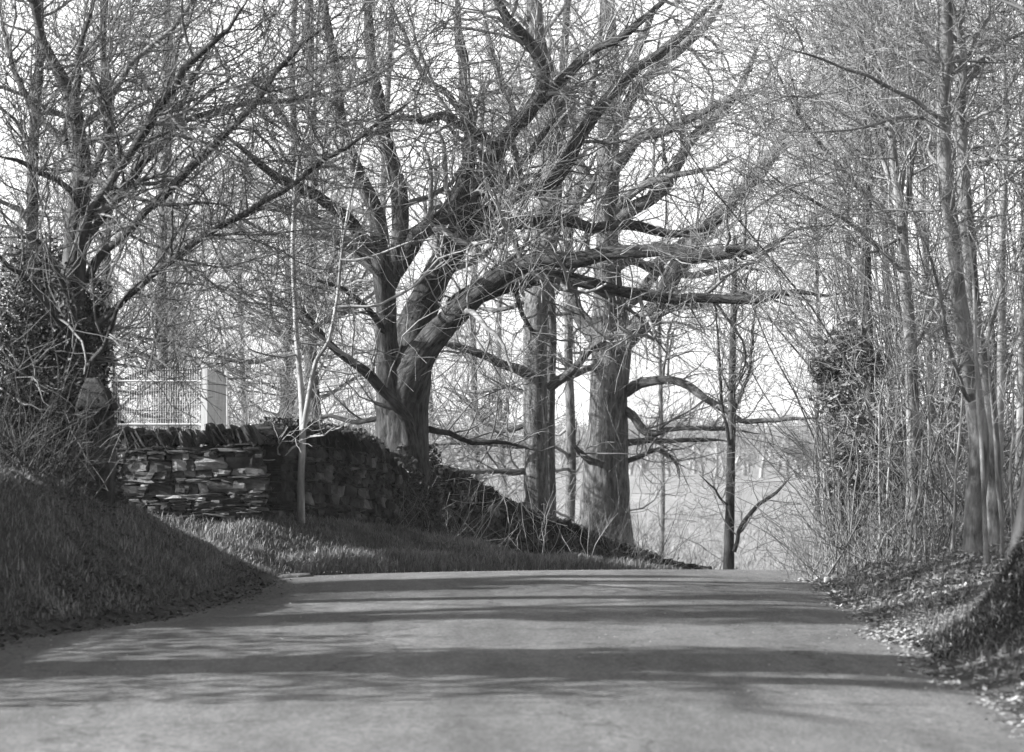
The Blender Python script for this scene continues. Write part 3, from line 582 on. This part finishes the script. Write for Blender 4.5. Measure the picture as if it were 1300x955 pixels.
wx = [(545, 30.2, 594), (590, 31.8, 612), (630, 33.4, 636), (665, 35, 655), (715, 37, 668), (745, 38, 680), (800, 40, 700), (835, 41.2, 712), (890, 43.5, 722)]
pth = [(at(px, py, Y)[0], Y, min(at(px, py, Y)[2] - 1.05, hz(at(px, py, Y)[0], Y - .25) - .1), at(px, py, Y)[2]) for px, Y, py in wx]
build_wall('mossy_wall', 'dark overgrown stone wall descending from the big oak past the twin trunk', pth, G(73), M['stone_moss_shade'], tilt=.2)

# gate pillar
def box_bm(c, h, rng, j=.01, k=6):
    v = rounded_cube(k); P = v[0] * np.array(h); P = P + rng.normal(0, j, P.shape); return P + np.array(c), v[1]
c = at(123, 545, 19.3); root = empty('gatepost', (c[0], 19.3, .6)); setp(root, 'dark squat stone gatepost with sloping top at the left end of the wall', 'gatepost')
v, q = box_bm((c[0], 19.3, 1.03), (.125, .125, .5), G(74), .006, 8); mesh_np('shaft', v, q, M['stone_moss_shade'], root)
v, q = box_bm((c[0], 19.3, 1.62), (.15, .15, .1), G(75), .004, 8)
s_ = 1 - .75 * np.clip((v[:, 2] - 1.56) / .16, 0, 1); v[:, 0] = c[0] + .05 * (1 - s_) * -1 + (v[:, 0] - c[0]) * s_; v[:, 1] = 19.3 + (v[:, 1] - 19.3) * s_; v[:, 2] += np.where(v[:, 2] > 1.6, .05, 0)
mesh_np('cap', v, q, M['stone_moss_shade'], root)

# ------------------------------------------------------------------ white mesh fence
def tube_line(p, q, r, sides=8, k=3):
    P = np.array(p)[None] * (1 - np.linspace(0, 1, k))[:, None] + np.array(q)[None] * np.linspace(0, 1, k)[:, None]
    return tubes(P[None], np.full((1, k), r), sides)
def fence_panel(root, a, b, z0, z1, zr1, zr0, nw, nh, nm, fine=False):
    a = np.array([a[0], a[1], 0]); b = np.array([b[0], b[1], 0]); e = np.array([0, 0, 1.]); parts = []
    for i in range(nw + 1):
        p = a + (b - a) * i / nw; parts.append(tube_line(p + e * z0, p + e * z1, .003, 5, 2))
    for i in range(nh + 1):
        z = z0 + (z1 - z0) * (i + .3) / (nh + .6); parts.append(tube_line(a + e * z, b + e * z, .002, 5, 2))
    v, f = merge(parts); mesh_np('wire_mesh', v, f, M['wire'], root)
    for z in (zr1, zr0):
        v, f = tube_line(a + e * z, b + e * z, .012, 10, 2); mesh_np('rail', v, f, M['wire'], root)
YF = 25.4
a = at(140, 500, YF); b = at(256, 500, YF); c2 = at(287, 500, 27.6)
root = empty('mesh_fence', (b[0], YF, 1.35)); setp(root, 'white mesh fence panels with two rails and a white corner post behind the stone wall', 'fence')
zt, zb = at(0, 467, YF)[2], at(0, 552, YF)[2]; zr1, zr0_ = at(0, 484, YF)[2], at(0, 539, YF)[2]
fence_panel(root, a, b, zb, zt, zr1, zr0_, 38, 9, '')
fence_panel(root, (b[0] + .06, YF + .05), c2, zb, zt - .02, zr1, zr0_, 60, 20, '')
for (x, y, w_) in ((b[0] + .03, YF, .034), (c2[0], c2[1], .016), (a[0], YF, .02)):
    v, q = box_bm((x, y, (zt + zb) / 2 + .0), (w_, w_, (zt - zb) / 2 + .03), G(5), .0005, 2); mesh_np('post', v, q, M['white'], root, smooth=False)

# small stones
def small_stone(name, label, cat, px, py, Y, h, mat, seed, group=None):
    p = at(px, py, Y); p[2] = hz(p[0], Y) + h[2] * .7; root_v, q = stones([(p, np.diag(h))], G(seed), .6)
    o = mesh_np(name, root_v, q, mat, base=tuple(p)); setp(o, label, cat, group)
small_stone('kerb_stone', 'flat grey slab lying at the gap between the two grass banks', 'stone', 376, 724, 22.3, (.17, .12, .03), M['stone'], 81)
small_stone('pebble', 'left one of two round white stones at the edge of the leaf litter', 'stone', 1050, 722, 21, (.028, .03, .026), M['pebble'], 82)
small_stone('pebble', 'right one of two round white stones at the edge of the leaf litter', 'stone', 1059, 722, 21, (.03, .03, .03), M['pebble'], 83)

# ------------------------------------------------------------------ leaves, grass, brambles
def leaves(C, size, rng, flat=0.0, asp=.55, droop=.0):
    n = len(C); nrm = rng.normal(0, 1, (n, 3)); nrm[:, 2] = np.abs(nrm[:, 2]) + flat * 3; nrm = unit(nrm)
    a = unit(np.cross(nrm, rng.normal(0, 1, (n, 3)))); a[:, 2] -= droop; a = unit(a); b = unit(np.cross(nrm, a))
    s = (size * rng.uniform(.6, 1.35, n))[:, None]; k = rng.uniform(-.25, .45, n)[:, None] * s
    V = np.stack([C - a * s, C - b * s * asp + nrm * k * .6, C + a * s + nrm * k, C + b * s * asp + nrm * k * .6], 1).reshape(-1, 3)
    return V, np.arange(n * 4).reshape(n, 4)
def blades(B, h, rng, lean=.5, wid=.004, wind=(0, 0)):
    n = len(B); hh = h * rng.uniform(.5, 1.3, n); a = rng.uniform(0, 6.28, n); d = np.stack([np.cos(a), np.sin(a), 0 * a], 1)
    l = (np.abs(rng.normal(0, lean, n)) * hh)[:, None]; ln = d * l + np.array([wind[0], wind[1], 0]) * hh[:, None]
    sd = np.stack([-np.sin(a), np.cos(a), 0 * a], 1) * wid * rng.uniform(.6, 1.3, n)[:, None]; up = np.zeros((n, 3)); up[:, 2] = hh
    mid = B + ln * .35 + up * .6; tip = B + ln * 1.1 + up * .95
    V = np.stack([B - sd, B + sd, mid + sd * .8, mid - sd * .8, tip, ], 1)
    i = np.arange(n)[:, None] * 5
    Q1 = i + np.array([[0, 1, 2, 3]]); V = V.reshape(-1, 3)
    Q2 = i + np.array([[3, 2, 4, 4]])
    return V, Q1, i + np.array([[3, 2, 4]])
def grass_obj(name, B, h, rng, mat, **kw):
    V, Q, T3 = blades(B, h, rng, **kw)
    me = bpy.data.meshes.new(name); base = np.array([0, 0, 0])
    me.vertices.add(len(V)); me.vertices.foreach_set('co', V.astype(np.float32).ravel())
    loops = np.concatenate([Q, T3], 1); me.loops.add(loops.size); me.loops.foreach_set('vertex_index', loops.astype(np.int32).ravel())
    n = len(Q); st = (np.arange(n)[:, None] * 7 + np.array([[0, 4]])).ravel()
    me.polygons.add(2 * n); me.polygons.foreach_set('loop_start', st.astype(np.int32)); me.update(calc_edges=True); me.materials.append(mat)
    o = bpy.data.objects.new(name, me); COL.objects.link(o); setp(o, kind='stuff'); return o
def scatter(rng, n, y0, y1, side, dmax, dmin=.02, bias=1.0):
    y = rng.uniform(y0, y1, n); d = dmin + (dmax - dmin) * rng.random(n) ** bias
    x = eL(y) - d if side < 0 else eR(y) + d
    return np.stack([x, y, H(x, y) - .005], 1)
rng = G(90)
B = np.concatenate([scatter(rng, 95000, 12, 22.3, -1, 2.6, .12), scatter(rng, 55000, 22.2, 31, -1, 3.4, .03), scatter(rng, 12000, 31, 38, -1, 2.2, .03)])
B = B[(lump(B[:, 0], B[:, 1], 4, 9) + rng.normal(0, .4, len(B))) > -.6]
setp(grass_obj('bank_grass', B, .055, rng, M['grass'], lean=.7, wid=.0035), 'short rough grass covering the left banks', 'grass')
B = np.concatenate([scatter(rng, 5000, 22.9, 25, -1, .3, .0), scatter(rng, 3000, 25, 28.5, -1, .4, .0), scatter(rng, 1500, 19, 21.7, -1, .5, .25), scatter(rng, 700, 16, 20, -1, .9, .5)])
B = np.concatenate([B, (lambda q: q[lump(q[:, 0], q[:, 1], 3.3, 41) + .3 * lump(q[:, 0], q[:, 1], 11, 42) > .45])(scatter(rng, 30000, 12, 28, -1, 2.8, .3))])
setp(grass_obj('dry_grass', B, .10, rng, M['straw'], lean=.8, wid=.003), 'pale dry grass tufts overhanging the road edge on the left', 'grass')
B = np.concatenate([scatter(rng, 16000, 10, 24, 1, 1.8, .1, .8), scatter(rng, 1500, 12, 16, 1, 1.4, .05)])
setp(grass_obj('verge_grass', B, .06, rng, M['grass'], lean=.9, wid=.0035), 'sparse grass on the right verge', 'grass')
B = np.concatenate([scatter(rng, 16000, 17, 30, 1, 4.0, .15, .8)])
V, Q = leaves(B + [0, 0, .02], .028, rng, .5); setp(mesh_np('leaf_litter', V, Q, M['dead'], smooth=False), 'fallen dead leaves covering the right verge under the wood', 'leaves', kind='stuff')
B = np.concatenate([scatter(rng, 9000, 9, 17, 1, 1.6, -.55, 1.0), scatter(rng, 4000, 15, 23, 1, .8, -.45, 1.0)])
V, Q = leaves(B + [0, 0, .012], .02, rng, 1.0); setp(mesh_np('leaf_litter', V, Q, M['dead'], smooth=False), 'scattered dead leaves and straw on the near right verge', 'leaves', kind='stuff')
B = np.concatenate([scatter(rng, 9000, 11, 21.5, -1, .6, -.45, 1.0)])
V, Q = leaves(B + [0, 0, .012], .022, rng, .8); setp(mesh_np('leaf_litter', V, Q, M['ivy'], smooth=False), 'dark rotting leaves along the foot of the left bank', 'leaves', kind='stuff')
rr_ = G(98); n_ = 60000; x_ = rr_.uniform(2.5, 4.3, n_); y_ = 14.3 + .55 * (x_ - 2.5) + rr_.normal(0, .3, n_)
B = np.stack([x_, y_, H(x_, y_) - .004], 1); B = B[(x_ > 2.65) | (rr_.random(n_) < .3)]
setp(grass_obj('mound_moss', B, .03, rr_, M['moss_leaf'], lean=1.2, wid=.004), 'dark moss covering the mound at the foot of the mossy trunk', 'moss')
n_ = 2600; y_ = 9 + 17 * rng.random(n_) ** 1.0; e_ = rng.random(n_) ** 2.2 * 2.3; x_ = np.where(rng.random(n_) < .5, eL(y_) + e_, eR(y_) - e_)
V, Q = leaves(np.stack([x_, y_, zr(y_) + .034], 1), .007, rng, 1.5, .7); setp(mesh_np('road_grit', V, Q, M['dead'], smooth=False), 'grit and crumbled leaf scraps scattered along the road', 'grit', kind='stuff')
B = scatter(rng, 30000, 12, 22, -1, 2.4, .1); B = B[lump(B[:, 0], B[:, 1], 5, 21) + .25 * lump(B[:, 0], B[:, 1], 15, 22) > .25]
V, Q = leaves(B + [0, 0, .03], .022, rng, .5); setp(mesh_np('bank_leaves', V, Q, M['ivy_bank'], smooth=False), 'patches of low ivy and dead leaves in the grass of the left bank', 'leaves', kind='stuff')
n_ = 9000; y_ = rng.uniform(44, 60, n_); x_ = (rng.uniform(800, 1070, n_) - CX) / F * y_; q_ = lump(x_, y_, 1.6, 31) > -.1
P_ = np.stack([x_, y_, H(x_, y_) + rng.random(n_) ** 1.3 * 1.9], 1)[q_]
V, Q = leaves(P_, .035, rng, .1); setp(mesh_np('scrub_leaves', V, Q, M['dead'], smooth=False), 'withered leaves still hanging in the scrub beyond the road crest', 'leaves', kind='stuff')
# pasture tussocks beyond the crest
y = rng.uniform(45, 170, 50000); x = rng.uniform(-.12, .22, 50000) * y; B = np.stack([x, y, H(x, y)], 1)
setp(grass_obj('field_grass', B, .35, rng, M['straw'], lean=.8, wid=.014), 'tall pale grass in the pasture beyond the wall', 'grass')

def thicket(name, label, cat, pts, n, L, r, rng, mat, spread=.5, K=7, trop=(0, 0, -.03), twigs=3, kind='stuff', wob=.16, vert=1.0):
    pts = np.asarray(pts); b = pts[rng.integers(0, len(pts), n)] + rng.normal(0, .1, (n, 3)) * [1, 1, 0]
    b[:, 2] = np.array(H(b[:, 0], b[:, 1])) - .02
    d = rng.normal(0, spread, (n, 3)); d[:, 2] = vert; d = unit(d); ll = rng.uniform(L[0], L[1], n); C = [b]; p = b
    for k in range(K - 1): d = unit(d + rng.normal(0, wob, (n, 3)) + np.array(trop)); p = p + d * (ll / (K - 1))[:, None]; C.append(p)
    C = np.stack(C, 1); rad = (r * rng.uniform(.5, 1.3, n))[:, None] * np.linspace(1, .4, K)
    T = spawn(C, rad, n * twigs, rng, ln=(L[0] * .15, L[1] * .3), K=5, wob=.2, rr=(.45, .7), trop=(0, 0, .02)); T = (T[0], np.maximum(T[1], .0016))
    v, f = merge([tubes(C, rad, 4), tubes(*T, 3)]); o = mesh_np(name, v, f, mat); setp(o, label, cat, kind=kind); return o
def area(px0, px1, Y0, Y1, n, rng):
    Y = rng.uniform(Y0, Y1, n); px = rng.uniform(px0, px1, n); return np.stack([(px - CX) / F * Y, Y, 0 * Y], 1)
thicket('bramble_thicket', 'dense leafless stems of undergrowth filling the right wood', 'undergrowth', area(1050, 1320, 21.5, 33, 160, rng), 620, (.5, 2.4), .008, rng, M['shoot'], .28, trop=(0, 0, .01), wob=.22)
thicket('bramble_thicket', 'fine arching brambles along the right verge below the evergreen bush', 'undergrowth', area(1020, 1300, 21, 27, 120, rng), 700, (.3, 1.1), .0045, rng, M['bramble'], .5)
thicket('bramble_thicket', 'pale tangled scrub beyond the road crest behind the lone small tree', 'undergrowth', area(800, 1080, 44, 56, 500, rng), 800, (1.2, 2.8), .009, rng, M['bramble'], .5)
thicket('bramble_thicket', 'brambles and shoots around the feet of the twin trunk and the stout oak', 'undergrowth', area(655, 840, 36, 42.5, 300, rng), 420, (.8, 2.0), .006, rng, M['bramble'], .6)
thicket('bramble_thicket', 'dark tangled brambles at the left below the dark tree', 'undergrowth', area(-40, 88, 18.3, 20.8, 300, rng), 420, (.4, 1.2), .005, rng, M['dark_stem'], .6, trop=(.03, 0, -.05))
thicket('bramble_thicket', 'thin shoots sprouting along the mossy wall by the big oak', 'undergrowth', area(440, 760, 27.5, 30, 200, rng), 46, (.5, 1.1), .006, rng, M['twig_pale'], .35)
thicket('bramble_thicket', 'dark low brambles around the foot of the big forked oak', 'undergrowth', area(450, 600, 27.4, 30, 300, rng), 150, (.4, 1.1), .004, rng, M['twig_dark'], .6)
thicket('bramble_thicket', 'bare scrub and saplings behind the wall and the white mesh fence', 'undergrowth', area(90, 500, 32, 48, 300, rng), 650, (1.2, 5), .011, rng, M['twig'], .35, twigs=6, wob=.2)
thicket('bramble_thicket', 'bare scrub across the slope beyond the road crest', 'undergrowth', area(560, 1060, 60, 110, 500, rng), 1500, (1.0, 2.6), .014, rng, M['bramble'], .5)
thicket('bramble_thicket', 'scrub behind the roadside stone wall right of the big oak', 'undergrowth', area(540, 700, 39, 50, 300, rng), 420, (1.0, 2.4), .008, rng, M['bramble'], .6)

thicket('coppice_shoots', 'tall thin leaning shoots crowding the right wood', 'undergrowth', area(1075, 1320, 24, 37, 260, rng), 210, (2.5, 7.5), .013, rng, M['shoot'], .2, K=10, trop=(-.012, 0, .01), twigs=12, wob=.09)
# saplings on the right: countable
labs = ['pale thin sapling rising straight from the leaf litter, leftmost of the right verge saplings', 'forked pale sapling at the left of the leaf litter', 'crooked pale sapling in the middle of the leaf litter', 'thin upright sapling right of the crooked one', 'y shaped sapling with low fork on the right verge',
        'thin leaning sapling left of the close pair of trees', 'tall thin sapling left beside the close pair of trees', 'curved shoot right beside the close pair of trees', 'bent sapling between the close pair and the mossy trunk', 'pale sapling crossing in front of the close pair of trees']
sp = [(1048, 722, 25, 1.6, 430), (1056, 718, 23.5, 1.8, 595), (1110, 712, 22.5, 2.0, 480), (1133, 710, 23, 1.6, 500), (1150, 712, 21.5, 2.2, 560), (1177, 712, 22, 1.8, 440), (1208, 712, 21.3, 2.0, 380), (1272, 705, 19.2, 2.6, 420), (1284, 706, 19, 2.2, 480), (1253, 715, 19, 3.2, 300)]
for i, ((px, py, Y, r, top), lab) in enumerate(zip(sp, labs)):
    simple_tree('sapling', lab, 'saplings on the right verge', px, py, Y, r, top, 200 + i, M['pale'], M['twig_pale'], (6, 30, 120), extra=4, ext=(.3, .8), tw=.35, lean=(-1) ** i * 12, cat='sapling', wig=5, rough=.02)

# evergreen bushes
def bush(name, label, blobs, n, size, rng, mat, group=None, cat='bush', asp=.4):
    C, St = [], []; c0 = None
    for (px, py, Y, rp) in blobs:
        c = at(px, py, Y); r = rp * Y / F
        if c0 is None: c0 = np.array([c[0], c[1], hz(c[0], Y)])
        k = max(5, int(n * .02)); cl = c + unit(rng.normal(0, 1, (k, 3))) * (r * rng.uniform(.3, 1.05, (k, 1)))
        ii = rng.integers(0, k, n // len(blobs)); C.append(cl[ii] + rng.normal(0, r * .14, (len(ii), 3)))
        for q in cl[:14]:
            mid = (c0 + q) / 2 + rng.normal(0, .1, 3); St.append(fixk(resample([c0 + rng.normal(0, .06, 3) * [1, 1, 0], mid, q], .2), 8))
    root = empty(name, tuple(c0)); setp(root, label, cat, group)
    V, Q = leaves(np.concatenate(C), size, rng, .3, asp, .3); mesh_np('foliage', V, Q, mat, root, smooth=False)
    S = np.stack(St); v, f = tubes(S, np.linspace(.012, .004, 8)[None] * np.ones((len(S), 1)), 5); mesh_np('stems', v, f, M['twig_dark'], root)
bush('evergreen_bush', 'broad leaved evergreen bush behind the right verge left of the slender trees', [(1075, 445, 24.5, 34), (1045, 472, 24.5, 22), (1100, 470, 24.5, 34), (1060, 510, 24.3, 30), (1090, 545, 24, 38), (1070, 590, 24, 36), (1110, 620, 24, 34)], 2900, .05, G(91), M['leaf'])
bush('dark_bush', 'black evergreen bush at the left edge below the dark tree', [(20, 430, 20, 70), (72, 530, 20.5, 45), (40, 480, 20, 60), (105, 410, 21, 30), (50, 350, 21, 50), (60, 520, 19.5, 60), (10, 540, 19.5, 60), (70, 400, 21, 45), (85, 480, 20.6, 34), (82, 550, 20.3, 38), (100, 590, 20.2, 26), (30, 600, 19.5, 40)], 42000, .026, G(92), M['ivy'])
bush('shade_bush', 'evergreen bush in the right wood behind the close pair of trees', [(1230, 500, 30, 55), (1180, 560, 31, 50), (1280, 430, 30, 60), (1260, 600, 29, 50), (1200, 400, 32, 45)], 4200, .05, G(93), M['leaf'])

ok = bpy.data.objects['thicket_tree']; rr_ = G(199); n_ = 9000; a_ = rr_.uniform(0, 6.283, n_); h_ = rr_.random(n_) ** 1.2 * 1.7
ra = .2 + .14 * np.exp(-h_ * 1.5) + rr_.normal(0, .035, n_) + .08 * rr_.random(n_)
P_ = np.stack([ok.location.x + ra * np.cos(a_), ok.location.y + ra * np.sin(a_), ok.location.z + h_ * (1 + .2 * np.sin(a_ * 3))], 1)
V, Q = leaves(P_, .024, rr_, .1, .7, .4); mesh_np('ivy', V, Q, M['ivy'], ok, smooth=False)
ok = bpy.data.objects['oak_tree']; rr_ = G(99); n_ = 9000; a_ = rr_.uniform(0, 6.283, n_); h_ = rr_.random(n_) ** 1.5 * 1.15
ra = .37 + .30 * np.exp(-h_ * 4) + rr_.normal(0, .035, n_) + .05 * rr_.random(n_)
P_ = np.stack([ok.location.x + .0 + ra * np.cos(a_), ok.location.y + ra * np.sin(a_), ok.location.z + .0 + h_ * (1 + .25 * np.sin(a_ * 3))], 1)
V, Q = leaves(P_, .026, rr_, .1, .7, .4); mesh_np('ivy', V, Q, M['ivy'], ok, smooth=False)
for i_, nm_ in enumerate(['shade_tree', 'shade_tree.002']):  # leaf masses added to the unseen trees to broaden their shadows on the road
    ok = bpy.data.objects[nm_]; rr_ = G(120 + i_); n_ = 7000; a_ = rr_.uniform(0, 6.283, n_); h_ = rr_.uniform(1.5, 8.5, n_)
    ra = rr_.random(n_) ** .5 * (.55 + .35 * np.sin(h_ * 2.3 + i_) + .2 * np.sin(h_ * 5.1))
    P_ = np.stack([ok.location.x + ra * np.cos(a_), ok.location.y + ra * np.sin(a_), ok.location.z + h_], 1)
    V, Q = leaves(P_, .06, rr_, .1, .7, .4); mesh_np('ivy', V, Q, M['ivy'], ok, smooth=False)
# unseen hedge added outside the frame on the left to shade bank and road
rgh = G(97); n = 11000; y = rgh.uniform(10.5, 21.5, n); x = -7.0 + rgh.normal(0, .33, n) - .25 * np.maximum(y - 17, 0); hz_ = np.array(H(x, y))
P = np.stack([x, y, hz_ + rgh.uniform(0, 1, n) * (1.65 + 1.7 * np.clip((14.8 - y) / 2, 0, 1) + .5 * np.sin(y * 1.7) + .3 * np.sin(y * 4.1))], 1)
rt = empty('shading_hedge', (-7, 16, 1)); setp(rt, 'unseen evergreen hedge added left of the view to shade the bank', 'hedge')
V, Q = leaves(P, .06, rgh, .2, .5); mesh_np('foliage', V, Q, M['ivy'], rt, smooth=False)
yy = np.arange(10.8, 21.4, .35); S = np.stack([np.stack([np.full(6, -7 - .25 * max(q - 17, 0)) + rgh.normal(0, .04, 6), np.full(6, q) + rgh.normal(0, .05, 6), hz(-7, q) + np.linspace(-.1, 1.7, 6)], 1) for q in yy])
v, f = tubes(S, np.linspace(.03, .012, 6)[None] * np.ones((len(S), 1)), 6); mesh_np('stems', v, f, M['dark'], rt)

# ivy on the mossy walls
def ivy(label, wx_, n, seed, top=20, dep=1.0):
    rg_ = G(seed); a = np.array(wx_, float); u = rg_.uniform(0, len(a) - 1, n); px, Y, py = [np.interp(u, range(len(a)), a[:, j]) for j in range(3)]
    P = np.stack([(px - CX) / F * Y, Y - .24 + rg_.normal(0, .05, n), EYE - (py - HY) / F * Y], 1)
    P[:, 0] += rg_.uniform(.0, .12, n); P[:, 2] += .03 - rg_.random(n) ** 1.6 * dep
    keep = lump(P[:, 1] * 3, P[:, 2] * 5, 1.3, seed) > -.1; top_ = rg_.random(n) < .25
    P[top_, 1] += rg_.uniform(0, .45, top_.sum()); P[top_, 2] = (EYE - (py - HY) / F * Y)[top_] + rg_.uniform(0, .09, top_.sum())
    P = P[keep | top_]; V, Q = leaves(P, .022, rg_, .1, .7, .4); o = mesh_np('ivy', V, Q, M['ivy'], smooth=False); setp(o, label, 'ivy', kind='stuff')
ivy('dark ivy and moss hanging over the wall along the verge up to the big oak', [(334, 24.25, 541), (390, 25.2, 545), (450, 26.5, 556), (478, 27.6, 572)], 5000, 94)
ivy('dark ivy smothering the descending wall right of the big oak', [(545, 30.2, 594), (590, 31.8, 612), (630, 33.4, 636), (665, 35, 655), (715, 37, 668), (745, 38, 680), (800, 40, 700), (835, 41.2, 712)], 12000, 95)

# far wood on the skyline
def far_wood():
    rg_ = G(96); n = 700; Y = rg_.uniform(230, 420, n); x = rg_.uniform(-.25, .25, n) * Y; b = np.stack([x, Y, H(x, Y)], 1)
    h = rg_.uniform(2, 5, n); C = [b]; p = b; d = np.tile(np.array([0, 0, 1.]), (n, 1))
    for k in range(5): d = unit(d + rg_.normal(0, .08, (n, 3))); p = p + d * (h / 5)[:, None]; C.append(p)
    C = np.stack(C, 1); rad = np.full((n, 1), .22) * np.linspace(1, .3, 6)
    A = spawn(C, rad, n * 9, rg_, ln=(1.5, 3.5), K=5, rr=(.4, .7)); Bq = spawn(*A, n * 45, rg_, ln=(.7, 1.6), K=4, rr=(.5, .8)); Bq = (Bq[0], np.maximum(Bq[1], .03))
    v, f = merge([tubes(C, rad, 4), tubes(*A, 3), tubes(*Bq, 3)]); setp(mesh_np('far_wood', v, f, M['twig']), 'far off bare wood along the skyline beyond the pasture', 'wood', kind='stuff')
far_wood()

# ------------------------------------------------------------------ thin winter haze
def haze_box(x0, x1, y0, y1, z0, z1, dens):
    V = np.array([(x, y, z) for x in (x0, x1) for y in (y0, y1) for z in (z0, z1)], float)
    Q = np.array([[0, 1, 3, 2], [4, 6, 7, 5], [0, 4, 5, 1], [2, 3, 7, 6], [0, 2, 6, 4], [1, 5, 7, 3]])
    m = bpy.data.materials.new('haze_air'); m.use_nodes = True; t = m.node_tree; t.nodes.clear()
    o_ = t.nodes.new('ShaderNodeOutputMaterial'); v_ = t.nodes.new('ShaderNodeVolumePrincipled')
    v_.inputs['Color'].default_value = (.95, .95, .95, 1); v_.inputs['Density'].default_value = dens; v_.inputs['Anisotropy'].default_value = .2
    t.links.new(v_.outputs[0], o_.inputs['Volume'])
    setp(mesh_np('haze', V, Q, m, smooth=False), 'thin pale winter haze in the air', 'haze', kind='stuff')
haze_box(-1502, 1502, -62, 4002, -12, 24, .0004)
